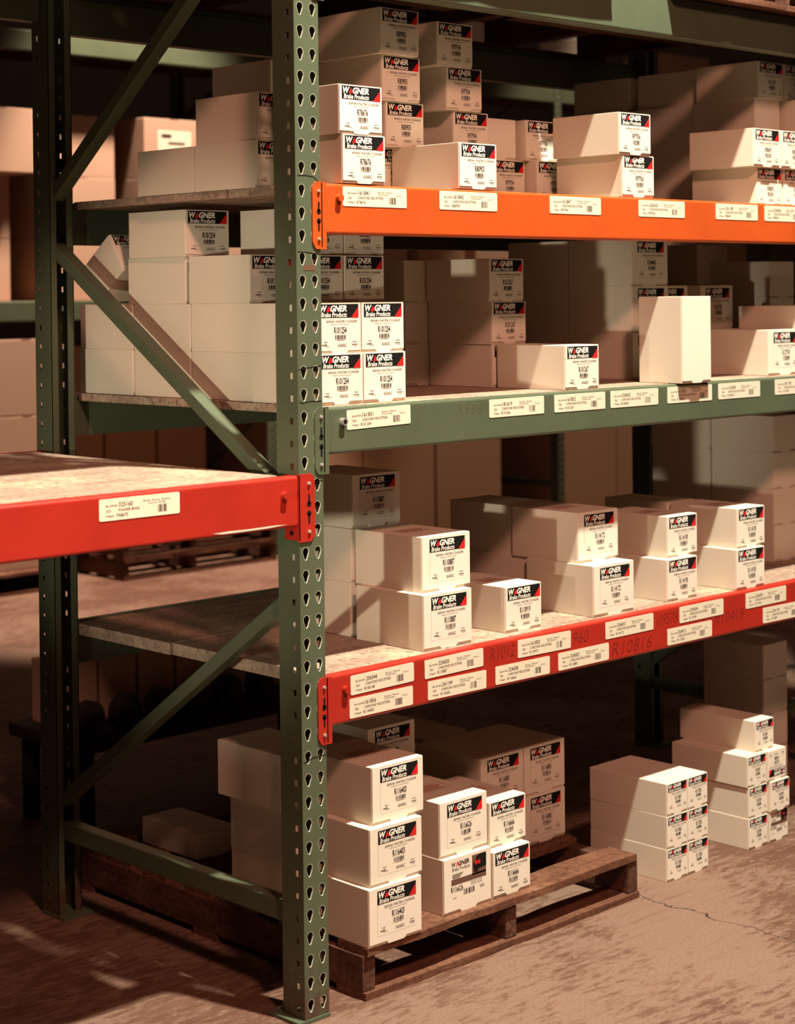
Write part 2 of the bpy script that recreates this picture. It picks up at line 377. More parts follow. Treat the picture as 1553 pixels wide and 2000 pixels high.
# level three, red
b3 = beam('red orange beam in front of the lowest shelf, two rows of stickers', RED, XA, XB, 0, .7685, .1145)
connector(b3, 1, RED, 0, .7690); obj('safety_pin', pin_mesh(RED), b3, (.131-XA, 0, .732-b3.location.z))
for x, n, f, t in ((.148, '206544', 'R106168', -.012), (.387, '324005', 'R110887', -.01), (.716, '161855', 'R110919', .012), (1.059, '324001', 'R114172', 0), (1.378, '324004', 'R114190', 0), (1.689, '324009', 'R114195', 0)):
    sticker(b3, x, .7385, n, '3561', f, t)
for x, n, f, t in ((.144, '161856', 'R116403', .0), (.397, '241199', 'R116626', .01), (.633, '324008', 'R116666', .008), (.869, '324002', 'R116881', 0), (1.323, '324011', 'R117503', .004), (1.774, '241191', 'R12939', .01)):
    sticker(b3, x, .6845, n, '3561', f, t)
for s, x0, x1, z0, z1 in (('R1012', .615, .705, .725, .755), ('960', .930, .990, .722, .752), ('109578', 1.275, 1.370, .722, .752), ('R10816', 1.085, 1.255, .668, .702), ('R10419', 1.540, 1.680, .690, .722)):
    scrawl(b3, s, x0, x1, z0, z1, MARKR)
# top beam, green
b4 = beam('green beam high under the wooden pallets, partly in shade', GREEN, XA, XB, 0, 2.4450, .1135); connector(b4, 1, GREEN, 0, 2.448)
# left bay beam
b5 = beam('red orange beam of the empty shelf bay, one sticker', RED, -2.50+PW+.004, -.0045, 0, 1.2300, .1140)
connector(b5, -1, RED, 0, 1.2330); obj('safety_pin', pin_mesh(RED), b5, (-.044-b5.location.x, 0, 1.190-b5.location.z))
obj('paint_scrape', MB().poly([(-.245, 1.1245), (-.20, 1.1262), (-.15, 1.1252), (-.07, 1.1262), (-.035, 1.1245), (-.09, 1.1215), (-.16, 1.1208), (-.22, 1.1210)], 0).mesh('paint_scrape', [RIM]), b5, (-b5.location.x, -.0003, -b5.location.z))
sticker(b5, -.535, 1.2000, '325160', '321', 'PAB675', 0, .203, ('Brake Shoes. Reman.', 'Core: 9.20'), 'WAGNER BRAKE')
b6 = beam('green beam above the empty shelf bay, upper front', GREEN, -2.50+PW+.004, -.0045, 0, 2.4700, .1135); connector(b6, -1, GREEN, 0, 2.473)
# rear beams
for lab, m, xa, xb, zt in (('green rear beam behind the topmost shelf', GREEN, XA, XB, 1.8855), ('green rear beam behind the middle shelf', GREEN, XA, XB, 1.3772),
        ('green rear beam behind the lowest shelf', GREEN, XA, XB, .7685), ('green rear beam under the wooden pallets', GREEN, XA, XB, 2.445),
        ('red rear beam of the empty shelf bay', RED, -2.50+PW+.004, -.0045, 1.23), ('green rear beam above the empty shelf bay', PALEGREEN, -2.50+PW+.004, -.0045, 2.47)):
    b = thing('shelf_beam', lab, 'shelf beam', (xb, FD, zt-.112))
    obj('beam_body', MB().prism(beam_profile(.112), 'X', 0, xb-xa).mesh('beam_body', [m]), b, (0, 0, 0), (0, 0, math.pi))
for xx, lab in ((BAY, 'green upright frame at the far end of the carton shelves'), (-2.50, 'green upright frame at the far end of the empty bay')):
    f = copy_tree(FR); f.location.x = xx; f['label'] = lab

# ------------------------------------------------------------------ decks
def deck(label, xa, xb, zt, th, widths, gap=.004, y0=.030, m=None, m0=None):
    d = thing('shelf_deck', label, 'shelf deck', (xa, y0, zt-th)); y = 0
    for k, w in enumerate(widths):
        jx = random.uniform(-.006, .006)
        obj('deck_board', MB().box(jx, xb-xa, y, y+w-gap, 0, th).mesh('deck_board', [(m0 if k == 0 and m0 else m) or DECKX], .0015), d); y += w
    return d
deck('plywood deck of the topmost carton shelf', .095, 2.47, 1.8875, .020, (.33, .33, .33))
deck('plywood deck of the middle carton shelf', .105, 2.47, 1.3778, .020, (.13, .43, .43))
deck('worn plank deck of the lowest carton shelf with pale cut edge', .0815, 2.47, .7688, .030, (.14, .42, .43), y0=.028)
deck('worn plank deck of the empty shelf bay beside the post', -2.40, -.040, 1.2318, .022, (.11, .22, .36, .30), y0=.028)

deck('plank deck added out of view as a light block above the empty shelf bay', -2.40, -.02, 2.472, .022, (.33, .33, .33), y0=.03)  # unseen deck, added with its loads to shade the floor behind
# ------------------------------------------------------------------ pallets
def board(x0, x1, y0, y1, z0, z1, m, seed, rough=.004):
    r = random.Random(seed); n = 12; mb = MB(); vs = []
    for i in range(n+1):
        x = x0+(x1-x0)*i/n; a = r.uniform(-rough, rough); b = r.uniform(-rough, rough); zc = r.uniform(-.001, .001)
        vs += [(x, y0+a, z0), (x, y1+b, z0), (x, y1+b, z1+zc), (x, y0+a, z1+zc)]
    fs = [(3, 2, 1, 0), tuple(4*n+i for i in range(4))]
    for i in range(n):
        for k in range(4): fs.append((4*i+k, 4*i+(k+1) % 4, 4*i+4+(k+1) % 4, 4*i+4+k))
    return mb.add(vs, fs).mesh('board', [m])
def pallet(label, x, y, z, w=1.01, d=1.2, h=.12, group=None, rz=0, frontcut=None):
    p = thing('wooden_pallet', label, 'pallet', (x, y, z), rz, group)
    for i, (a, b) in enumerate(((.0, .040), (.49, .530), (w-.040, w))):
        o = obj('stringer', MB().box(a, b, .004+random.uniform(0, .008), d-.004, .017, h-.018).mesh('stringer', [PALY], .003), p)
    ys = [0, .215, .40, .585, .77, .93, d-.10]
    for i, yy in enumerate(ys):
        obj('deck_board', board(.005 if i else (frontcut or .005), w-.008, yy, yy+.10, h-.018, h, PALX, i+3, .005 if i == 0 else .002), p)
    for yy in (0, d/2-.05, d-.10): obj('bottom_board', board(.0, w, yy, yy+.10, 0, .017, PALX, int(yy*50)+11, .003), p)
    return p
pallet('dark worn wooden pallet on the floor under the stacked cartons', .185, .000, 0)
pallet('wooden pallet overhead resting on the top green beam', .085, -.046, 2.4455, 1.01, 1.2, group=None)
pallet('second wooden pallet overhead with bright splintered front board', 1.345, -.050, 2.4455, 1.01, 1.2)

# ------------------------------------------------------------------ cartons
_cart = {}
def carton_meshes(w, h, L, mats):
    k = (w, h, L, mats[0].name)
    if k not in _cart:
        body = MB().box(0, w, .0030, L, 0, h).mesh('carton_body', [mats[0]], .0014)
        a, b = w*.37, w*.68; e = .0012
        out = [(e, .0065), (a-.006, .0065), (a-.002, -.0002), (b-.004, -.0002), (b+.004, .0065), (w-e, .0065), (w-e, h-.0008), (e, h-.0008)]
        flap = MB().prism(out, 'Y', 0, .0024).mesh('front_flap', [mats[1]], .0005)
        _cart[k] = (body, flap)
    return _cart[k]
def label_art():
    band = MB().rect(.0045, .1275, -.0325, -.0010, 0)
    wt = MB(); put(wt, 'W', .0080, .0290, -.0188, -.0038, 0, .036, .22); put(wt, 'GNER', .0390, .0905, -.0188, -.0038, 0, .036, .22)
    put(wt, 'Brake Products', .0105, .0905, -.0312, -.0200, 0, .016, .2)
    rd = MB().poly([(.1040, -.0325), (.1275, -.0325), (.1275, -.0070)], 0)
    ra = MB().poly([(.0265, -.0185), (.0395, -.0185), (.0345, -.0050)], 0)
    return band.mesh('label_band', [BLACK], recalc=False), wt.mesh('brand_lettering', [WINK], recalc=False), rd.mesh('red_corner', [RINK], recalc=False), ra.mesh('red_letter', [RINK], recalc=False)
BAND, BRAND, TRI, TRA = label_art()
def fine(mb, y=0.0):
    for x0, x1, z, t in ((.018, .030, -.0890, .0012), (.013, .0285, -.0965, .0022), (.021, .036, -.0990, .0010), (.062, .090, -.0945, .0009), (.062, .085, -.0970, .0009), (.062, .089, -.0995, .0011),
                         (.108, .121, -.0895, .0013), (.106, .1225, -.0960, .0018), (.110, .1215, -.0995, .0009)):
        x = x0; r = random.Random(int(x0*9999)+int(-z*9999))
        while x < x1:
            d = r.uniform(.0016, .0036); mb.rect(x, min(x+d, x1), z, z+t, y); x += d+r.uniform(.0003, .0010)
    mb.poly([(.0215, -.0940), (.0235, -.0925), (.0275, -.0900), (.0250, -.0930)], y)
_pr = {}
def print_mesh(num, outline=False):
    k = (num, outline)
    if k not in _pr:
        mb = MB(); put(mb, 'REMAN. MASTER CYLINDER', .027, .1225, -.0440, -.0385, 0, .0)
        put(mb, 'REFABRICADO CILINDRO PRINCIPAL', .040, .098, -.0493, -.0472, 0, .0)
        n = len(num); wd = .0056*n; pn = MB(); put(pn, num, .070-wd/2, .070+wd/2, -.0690, -.0540, 0, .016); bc = MB()
        bars(bc, .054, .087, -.0825, -.0725, 0, 16, sum(map(ord, num))); mb.rect(.052, .053, -.0850, -.0835); mb.rect(.058, .083, -.0850, -.0840); mb.rect(.088, .089, -.0850, -.0835)
        fine(mb)
        if outline: mb.rect(.0045, .1275, -.1062, -.1059); mb.rect(.0043, .0046, -.106, -.033)
        _pr[k] = tuple(q.mesh(n_, [BLACK], recalc=False) for q, n_ in ((pn, 'part_number'), (bc, 'barcode'), (mb, 'small_print')))
    return _pr[k]
def car_label(num):
    br = MB().rect(.0045, .1275, -.060, -.046).rect(.078, .1275, -.050, -.001)
    bk = MB(); put(bk, 'W', .006, .020, -.0150, -.0040, 0, .02, .1); put(bk, 'GNER', .030, .068, -.0150, -.0040, 0, .02, .1); put(bk, 'Brake Products', .008, .070, -.0255, -.0175, 0, .0, .1)
    bk.poly([(.082, -.030), (.082, -.021), (.088, -.016), (.094, -.006), (.104, -.0025), (.1275, -.0025), (.1275, -.034), (.100, -.036), (.098, -.043), (.086, -.043)], -.0003)
    for i in range(4): bk.rect(.008, .046-.004*i, -.0345-.003*i, -.0333-.003*i)
    put(bk, num, .003, .045, -.0770, -.0630, 0, .004); put(bk, 'REMANUFACTURED', .072, .112, -.0655, -.0620); put(bk, 'MASTER CYLINDER', .074, .112, -.0715, -.0680)
    bars(bk, .048, .086, -.0900, -.0760, 0, 16, 5); bk.rect(.010, .022, -.092, -.0908); bk.rect(.104, .120, -.0800, -.0788); bk.rect(.106, .120, -.0840, -.0828)
    rd = MB().poly([(.0200, -.0150), (.0228, -.0150), (.0262, -.0070), (.0296, -.0150), (.0320, -.0150), (.0275, -.0040), (.0250, -.0040)], 0)
    for cx in (.091, .1015): rd.poly([(cx+.0047*math.cos(i*.524), -.0205+.0058*math.sin(i*.524)) for i in range(12)], -.0006)
    return br.mesh('label_panel', [BRINK], recalc=False), bk.mesh('label_print', [BLACK], recalc=False), rd.mesh('red_marks', [RINK], recalc=False)
TOPP = None
def top_print(w, L):
    mb = MB()
    def r(x0, x1, y0, y1): mb.add([(x0, y0, 0), (x1, y0, 0), (x1, y1, 0), (x0, y1, 0)], [(0, 1, 2, 3)])
    for i in range(4): r(w*.22, w*(.74-.06*(i % 2)), L*.42+i*.011, L*.42+i*.011+.0055)
    r(w*.16, w*.82, L*.38, L*.383); r(w*.16, w*.82, L*.62, L*.623); r(w*.16, w*.165, L*.38, L*.623); r(w*.815, w*.82, L*.38, L*.623)
    return mb.mesh('top_print', [FADED], recalc=False)
TYPES = {'S': (.137, .116, .24), 'A': (.139, .118, .24), 'T': (.134, .113, .235), 'G': (.168, .136, .24), 'N': (.093, .0905, .275), 'U': (.132, .24, .15), 'Q': (.13, .07, .25), 'K': (.137, .116, .15)}
def carton(kind, num, x, y, z, deg=0.0, label='', group=None, car=False, flip=False, top=False, mats=None, rx=0.0, blank=False):
    w, h, L = TYPES[kind]; mats = mats or (CARTON, FLAP)
    bm_, fm_ = carton_meshes(w, h, L, mats)
    o = obj('carton', bm_, None, (x, y, z), (rx, 0, math.radians(deg))); tag(o, label, 'carton', group)
    f = obj('front_flap', fm_, o)
    if num and not blank:
        sc = .68 if kind == 'N' else (.975 if kind == 'T' else 1.0)
        x0 = {'G': .0215, 'N': .0022, 'T': .0036}.get(kind, .0036); zt = h-{'G': .0070, 'N': .0022}.get(kind, .0022)
        rot = (0, 0, 0)
        if flip: x0 = w-x0; zt = h-zt+.010; rot = (0, math.pi, 0)
        def lab(nm, me, dy): return obj(nm, me, o, (x0, dy, zt), rot, (sc, 1, sc))
        if flip:
            # turned upside down: rotate about the face normal
            pass
        if car:
            a, b, c = car_label(num); lab('label_panel', a, -.0004); lab('label_print', b, -.0007)['kind'] = 'stuff'; lab('red_marks', c, -.0010)['kind'] = 'stuff'
        else:
            lab('label_band', BAND, -.0004); lab('brand_lettering', BRAND, -.0007); lab('red_corner', TRI, -.0008); lab('red_letter', TRA, -.0008)
            pn, bc, sm = print_mesh(num, kind == 'G'); lab('part_number', pn, -.0005); lab('barcode', bc, -.0005); lab('small_print', sm, -.0005)['kind'] = 'stuff'
    if top: obj('top_print', top_print(w, L), o, (0, 0, h+.0004))
    return o
P = 'white carton marked '
T1, T2, T3, PL = 1.8878, 1.3784, .7693, .1205
# ---- topmost shelf
carton('T', 'R78676', .143, .001, T1, -.4, P+'R78676 on the orange beam, lower of two next to the post')
carton('T', 'R78676', .134, .000, T1+.113, -.3, P+'R78676, upper of two next to the post')
carton('T', 'R80903', .529, .004, T1, .4, P+'R80903 standing alone at the front edge of the topmost shelf')
for i, (x, y) in enumerate(((.478, .250), (.473, .204), (.452, .194), (.429, .173))):
    carton('T', 'R80903', x, y, T1+.113*i, 0, P+'R80903, %s of the stack of four behind the R78676 pair' % ('bottom', 'second', 'third', 'top')[i])
for i, (x, y) in enumerate(((.788, .275), (.781, .269), (.745, .257), (.704, .250))):
    carton('T', 'R97934', x, y, T1+.113*i, 0, P+'R97934, %s of the tall stack of four' % ('bottom', 'second', 'third', 'top')[i])
carton('T', 'R97934', 1.000, .336, T1, 0, P+'R97934 on the shelf between the R97934 stack and R97936')
carton('T', None, .971, .342, T1+.113, 0, 'plain white carton face beside the R97934 stack, no print showing')
carton('T', 'R97936', 1.142, .298, T1, 0, P+'R97936, lower of two half hidden behind the front R97936 pair')
carton('T', 'R97936', 1.121, .318, T1+.113, 0, P+'R97936, upper of two half hidden behind the front R97936 pair')
carton('T', 'R97936', 1.170, .017, T1, -.6, P+'R97936, lower of the pair at the front edge')
carton('T', 'R97936', 1.152, .012, T1+.113, -.2, P+'R97936, upper of the pair at the front edge')
carton('T', 'R98695', 1.888, .088, T1, .4, P+'R98695, lower, next to the R97936 pair')
carton('T', 'R98695', 1.845, .066, T1+.113, 0, P+'R98695, upper, next to the R97936 pair')
carton('T', 'R98695', 2.030, .089, T1, .4, P+'R98695, lower, in the second column beside another R98695')
carton('T', 'R98695', 1.988, .066, T1+.113, 0, P+'R98695, upper, in the second column beside another R98695')
for i in range(2): carton('T', 'R98695', 2.172, .078, T1+.113*i, 0, P+'R98695, %s, in the third column of R98695' % ('lower', 'upper')[i])
carton('T', 'R101293', 2.042, .185, T1+.339, 0, P+'R101293 at the top of the shaded stack')
carton('T', 'R101293', 2.182, .185, T1+.339, 0, P+'R101293 at the top, second column of the shaded stack')
carton('T', None, 2.050, .205, T1+.226, 0, 'shaded carton under the R101293 carton, end face dark')
carton('T', None, 2.200, .060, T1+.226, 0, 'shaded carton jutting forward above the second R98695 column')
DG = 'shaded cartons at the back of the topmost shelf'
for y, rows in ((.446, (0, 1, 2, 3)), (.690, (0, 1, 2)), (.720, (3,))):
    for r in rows: carton('T', None, 2.060 if r < 3 else 2.075, y, T1+.113*r, 0, 'plain shaded carton at the back of the topmost shelf, %s row, %s' % (('bottom', 'second', 'third', 'fourth')[r], 'first file' if y < .5 else 'deepest file'), DG)
carton('T', 'R78676', .090, .240, T1+.113, 0, 'pale carton seen through the frame, upper one of the topmost shelf')
carton('T', 'R78676', .086, .242, T1, 0, 'pale carton seen through the frame, lower front one of the topmost shelf')
carton('T', None, .088, .480, T1, 0, 'pale carton seen through the frame, lower rear one of the topmost shelf')
carton('T', None, .300, .440, T1+.226, 0, 'carton just above the pale ones seen through the frame')
carton('T', None, .300, .470, T1+.113, 0, 'carton under the one rising above the pale ones on the topmost shelf')
carton('T', None, .300, .470, T1, 0, 'bottom carton under the one rising above the pale ones on the topmost shelf')
# ---- middle shelf
H = .118
for c, x in (('nearest the post', .113), ('beside the one nearest the post', .2535)):
    carton('A', 'R101254', x, .058, T2, 0, P+'R101254 on the middle shelf, bottom row, '+c)
    carton('A', 'R101254', x-.001, .062, T2+H, 0, P+'R101254 on the middle shelf, second row, '+c)
for x, n in ((.125, 'beside the frame'), (.288, 'middle of three'), (.430, 'third from the frame')):
    carton('A', 'R101254', x, .316, T2+2*H, 0, P+'R101254, third row of the middle shelf, '+n)
for x, n in ((.303, 'against the frame side'), (.444, 'outer one')):
    carton('A', 'R101254', x, .330, T2+3*H, 0, P+'R101254, top row under the orange beam, '+n)
BG2 = 'R101254 cartons stacked behind on the middle shelf'
for r in (0, 1):
    for x in (.125, .288, .430): carton('A', 'R101254', x, .308, T2+r*H, 0, 'R101254 carton in the second file of the middle shelf, %s row, %s' % (('bottom', 'second')[r], {.125: 'beside the frame', .288: 'between two others', .430: 'away from the frame'}[x]), BG2)
for y in (.552, .797):
    for r in (0, 1): carton('A', None, .125, y, T2+r*H, random.uniform(-.6, .6), 'plain white carton side seen through the frame, %s row, %s' % (('bottom', 'second')[r], 'third file' if y < .7 else 'rearmost file'), 'carton sides seen through the frame')
carton('A', 'R101254', .130, .574, T2+2*H, 1, 'white carton side in the third row, directly under the raised R101254 carton')
carton('A', 'R101254', .119, .560, T2+3*H, 0, P+'R101254 on top of the stack seen through the frame')
carton('K', 'R101254', .130, .838, T2+2*H+.0905, 0, 'tilted white carton leaning behind the stack on the middle shelf', rx=math.radians(-36))
for r in range(3): carton('S', None, .846, .528, T2+r*.116, 0, 'dark carton, %s of the recessed stack behind the R101267 cartons' % ('bottom', 'middle', 'top')[r], 'recessed dark stack on the middle shelf')
carton('S', 'R101267', .944, .030, T2, .4, P+'R101267 lying alone at the front of the green beam')
for i, (x, y) in enumerate(((.937, .282), (.934, .281), (.925, .280))):
    carton('S', 'R101267', x, y, T2+.116*i, 0, P+'R101267, %s of the stack of three' % ('bottom', 'middle', 'top')[i])
for i in range(3): carton('G', 'R104460', 1.487, .242, T2+.136*i, 0, P+'R104460, %s of its stack behind the standing carton' % ('bottom', 'middle', 'top')[i])
for i in range(3): carton('G', None, 1.487, .486, T2+.136*i, 0, 'dark carton directly behind the R104460 stack, %s row' % ('bottom', 'middle', 'top')[i], 'dark cartons behind the R104460 stack')
for i in range(2): carton('G', 'R104460', 1.660, .300, T2+.136*i, 0, P+'R104460 beside the R104460 stack, %s' % ('lower', 'upper, mostly hidden')[i])
carton('U', None, 1.376, -.020, T2, 0, 'plain white carton standing upright on its end at the front edge')
carton('G', 'R127747', 1.902, .060, T2, 0, P+'R127747 lying at the front, under another R127747')
for i in range(2): carton('G', 'R127747', 1.933, .330, T2+.136*i, 0, P+'R127747 %s' % ('behind the front one, bottom', 'raised behind, leaning over the front one')[i])
carton('G', None, 2.090, .060, T2+.070, 0, 'white carton with a lit top corner behind the front R127747')
carton('Q', None, 2.100, .060, T2, 0, 'flat carton under the one with the lit top corner')
for i in range(3): carton('S', None, 2.275, .310, T2+.116*i, 0, 'dark carton in the end column of the middle shelf, %s row' % ('bottom', 'middle', 'top')[i], 'dark end column of the middle shelf')
for i in range(3): carton('G', None, 2.205, .545, T2+.136*i, 0, 'cream carton in the deep end stack of the middle shelf, %s' % ('bottom', 'middle', 'top one')[i], 'deep stack at the end of the middle shelf')
# ---- lowest shelf
carton('G', 'R110887', .426, .040, T3, 0, P+'R110887 at the front edge, lower of two', top=False)
carton('G', 'R110887', .446, .064, T3+.136, -.3, P+'R110887 at the front edge, upper of two', top=True)
for i in range(3): carton('G', 'R110887', (.436, .440, .446)[i], .312, T3+.136*i, 0, P+'R110887 in the rear stack of three, %s' % ('bottom', 'middle', 'topmost')[i])
carton('S', 'R110919', .736, .058, T3, 0, P+'R110919 alone between the two taller stacks', top=True)
carton('G', 'R114172', 1.058, .037, T3, -.3, P+'R114172, lower of two')
carton('G', 'R114172', 1.068, .099, T3+.136, -.4, P+'R114172, upper of two', top=True)
carton('G', None, 1.075, .290, T3, 0, 'plain carton at the bottom behind the R114172 pair')
carton('G', None, 1.078, .345, T3+.136, .3, 'plain carton raised behind the R114172 pair')
carton('S', 'R114190', 1.385, .045, T3, 0, P+'R114190, lower of two')
carton('S', 'R114190', 1.415, .067, T3+.116, 0, P+'R114190, upper of two', top=True)
carton('S', 'R114195', 1.675, .019, T3, -.2, P+'R114195, lower of two')
carton('S', 'R114195', 1.696, .031, T3+.116, .3, P+'R114195, upper of two', top=True)
for i in range(2): carton('S', None, 1.690, .280, T3+.116*i, 0, 'plain carton behind the R114195 pair, %s' % ('lower', 'upper')[i])
for y in (.250, .495):
    for i in range(4): carton('S', None, 2.200, y, T3+.116*i, random.uniform(-1, 1), 'dark carton in the end wall of the lowest shelf, %s row, %s' % (('bottom', 'second', 'third', 'top')[i], 'front file' if y < .3 else 'rear file'), 'dark carton wall on the lowest shelf')
# ---- floor level
for i, (x, y, a) in enumerate(((.193, -.006, -1.0), (.205, .002, -.6), (.231, .020, 0))):
    carton('G', 'R116403', x, y, PL+.136*i, a, P+'R116403, %s of three on the pallet' % ('bottom', 'middle', 'top')[i], top=(i == 2))
carton('G', 'R116626', .470, .025, PL, 0, P+'R116626 with a small car picture, on the pallet', car=True)
carton('G', 'R116626', .471, .038, PL+.136, 0, P+'R116626 on top of the one with the car picture', top=True)
carton('S', 'R116666', .647, .027, PL, -.4, P+'R116666, lower of two on the pallet')
carton('S', 'R116666', .663, .054, PL+.116, .2, P+'R116666, upper of two on the pallet', top=True)
for i in range(2):
    for x, n in ((.846, 'beside the R116666 pair'), (1.0175, 'at the open end of the pallet')):
        carton('G', 'R116881', x, .256, PL+.136*i, -.2, P+'R116881, %s, %s' % (('bottom', 'top')[i], n))
for i in range(3): carton('G', 'R116626', .480, .302, PL+.136*i, 0, P+'R116626 in the rear stack on the pallet, %s' % ('bottom', 'middle', 'top, peeking out')[i])
for i in range(2): carton('G', None, .690, .500, PL+.136*i, 0, 'dim carton behind on the pallet, %s' % ('lower', 'upper')[i])
for i in range(2): carton('G', None, .900, .520, PL+.136*i, 0, 'dim carton in the dark rear corner of the pallet, %s' % ('lower', 'upper')[i])
for i, (x, y) in enumerate(((.190, .252), (.186, .250), (.158, .2635))):
    carton('G', None, x, y, PL+.136*i, .4, 'plain carton on the pallet behind the post, %s of three' % ('bottom', 'middle', 'top')[i])
carton('Q', None, .325, .805, PL, .8, 'flat carton alone at the back of the pallet')
for i in range(3):
    for j in range(2):
        carton('N', 'R117503', 1.345+.0955*j+.001*i*(1-j), .024, .0905*i, .5 if i == 2 else 0, P+'R117503 on the floor, %s row, %s' % (('bottom', 'middle', 'top')[i], ('beside the pallet', 'away from the pallet')[j]))
carton('N', 'R12939', 1.743, .033, 0, -.3, P+'R12939 on the floor, bottom row beside the car picture carton')
carton('N', 'R12939', 1.8460, .031, 0, .2, 'white floor carton with a small car picture, bottom of the stack of slim cartons', car=True)
carton('N', 'R12939', 1.745, .034, .0905, -.2, P+'R12939, second row of the slim floor stack')
carton('N', 'R12939', 1.845, .024, .0905, 0, P+'R12939, second row above the car picture carton')
carton('N', 'R12939', 1.741, .034, .181, 0, P+'R12939, third row of the slim floor stack')
carton('N', 'R12939', 1.838, .030, .181, 0, 'slim white carton with its label upside down in the floor stack', flip=True)
carton('N', 'R12939', 1.804, .050, .2715, .3, P+'R12939 alone on the very top of the slim floor stack')
for i in range(4): carton('S', None, 2.350, .400, .116*i, 0, 'dark carton beyond the slim floor stack, %s of four' % ('bottom', 'second', 'third', 'top')[i], 'dark floor cartons beyond the slim stack')

# ------------------------------------------------------------------ behind the rack
BGY = 5.70
def bgbeam(label, m, xa, xb, y, zt, h=.115):
    b = thing('shelf_beam', label, 'shelf beam', (xa, y, zt-h)); obj('beam_body', MB().prism(beam_profile(h), 'X', 0, xb-xa).mesh('beam_body', [m]), b); return b
for xx, l in ((1.95, 'green upright frame across the rear aisle, behind the leaning carton'), (4.72, 'green upright frame across the rear aisle, second'), (7.42, 'green upright frame far across the rear aisle'), (10.15, 'green upright frame at the far end of the rear aisle')):
    f = copy_tree(FR); f.location = (xx, BGY, 0); f['label'] = l
XS = (1.95, 4.72, 7.42, 10.15)
for i in range(3):
    for zt, nm in ((3.14, 'high'), (1.62, 'low')):
        bgbeam('green %s beam of the rack across the rear aisle, bay %s' % (nm, ('one', 'two', 'three')[i]), PALEGREEN, XS[i]+.078, XS[i+1]-.004, BGY, zt)
        d = thing('shelf_deck', 'brown %s deck of the rack across the rear aisle, bay %s' % (nm, ('one', 'two', 'three')[i]), 'shelf deck', (XS[i]+.1, BGY+.03, zt-.02))
        for k in range(2): obj('deck_board', MB().box(0, XS[i+1]-XS[i]-.12, k*.5, k*.5+.49, 0, .02).mesh('deck_board', [PALX]), d)
_big = {}
def big(x, y, z, w, h, d, m, label, group=None, lab=None):
    k = (w, h, d, m.name)
    if k not in _big: _big[k] = (MB().box(0, w, 0, d, 0, h).mesh('large_carton', [m], .004), MB().box(w/2-.03, w/2+.03, -.0008, d*.9, h, h+.0008).mesh('packing_tape', [KRAFT]))
    o = obj('large_carton', _big[k][0], None, (x, y, z), (0, 0, random.uniform(-.01, .01))); tag(o, label, 'carton', group)
    obj('packing_tape', _big[k][1], o)
    if lab:
        s = obj('carton_label', MB().box(0, lab[2], -.002, 0, 0, lab[3]).mesh('carton_label', [STICKER]), o, (lab[0], -.0005, lab[1]))
        mb = MB(); bars(mb, lab[2]*.25, lab[2]*.75, lab[3]*.12, lab[3]*.30, 0, 14, 3); mb.rect(lab[2]*.1, lab[2]*.4, lab[3]*.80, lab[3]*.90); mb.rect(lab[2]*.3, lab[2]*.8, lab[3]*.62, lab[3]*.68)
        obj('label_print', mb.mesh('label_print', [DINK], recalc=False), s, (0, -.003, 0))
    return o
GB = 'large cartons across the rear aisle'
for i, x in enumerate((2.10, 2.57, 3.18, 3.76, 4.23)):
    for r in range(3):
        if (i, r) in ((2, 2), (4, 2)): pass
        if i == 3 and r == 2: big(x, BGY+.03, 1.62+.361*r, .45, .36, .5, PALEKRAFT, 'large pale carton with a white shipping label across the rear aisle', None, (.10, .08, .25, .21))
        else: big(x, BGY+.03+(.12 if i == 2 else 0)+(.30 if r < 2 and i < 2 else 0), 1.62+.361*r, .45, .36, .8 if i < 2 and r == 2 else .5, PALEKRAFT, 'large brown carton, %s of the %s stack from the first rear frame' % (('bottom', 'middle', 'top')[r], ('first', 'second', 'third', 'fourth', 'fifth')[i]), GB)
for i in range(9):
    x = 4.95+i*.56
    if abs(x-7.45) < .35: continue
    for r in range(2 if i % 3 else 1): big(x, BGY+.06, 1.62+.361*r, .45, .36, .5, PALEKRAFT if i % 2 else KRAFT, 'large brown carton farther along the rear rack, stack %s past the second frame, %s' % (('one', 'two', 'three', 'four', 'five', 'six', 'seven', 'eight', 'nine')[i], ('lower', 'upper')[r]), 'large cartons farther along the rear rack')
for i, (x, w, h, m) in enumerate(((6.47, .46, .32, FLAP), (7.74, .20, .27, FLAP), (8.74, .60, .24, PALEKRAFT))):
    pallet('wooden pallet high on the rack across the rear aisle, %s' % ('first', 'second', 'third')[i], (6.28, 7.62, 8.70)[i], BGY, 3.1405, 1.01, 1.0)
    big(x, BGY+.02, 3.262, w, h, .4, m, ('cream case on the high pallet across the rear aisle', 'small white case high across the rear aisle', 'pinkish case high across the rear aisle')[i])
for i in range(2): pallet('empty pallet lying across the rear aisle, %s' % ('bottom one', 'on top of another')[i], 3.45, BGY-.15, .1215*i, 1.15, 1.0)
pallet('empty pallet on the floor near the rear frame', 2.10, BGY-.10, 0, 1.01, 1.0)
for i, x in enumerate((2.15, 2.66)):
    for r in range(3): big(x, BGY+.0, .121+.43*r, .50, .425, .6, PALEKRAFT, 'tall brown carton piled on the pallet by the rear frame, %s, %s' % (('bottom', 'middle', 'top')[r], ('frame side', 'open side')[i]), 'cartons piled by the rear frame')
for i in range(6): big((4.95, 5.63, 6.31, 7.62, 8.30, 8.98, 9.45)[i], BGY+.15, 0, .66, 1.25, .7, KRAFT, 'added brown stand-in load on the floor across the rear aisle, %s past the second frame' % ('first', 'second', 'third', 'fourth', 'fifth', 'sixth')[i], 'added stand-in loads')  # stand-in loads, added where the low bays show only shade
for i in range(3): big(3.42+i*.40, BGY+.55, .243, .38, 1.1, .4, KRAFT, 'added brown stand-in load on the doubled pallets, %s of three from the first frame' % ('first', 'second', 'third')[i], 'added stand-in loads on pallets')  # added to fill the shaded gap above the doubled pallets
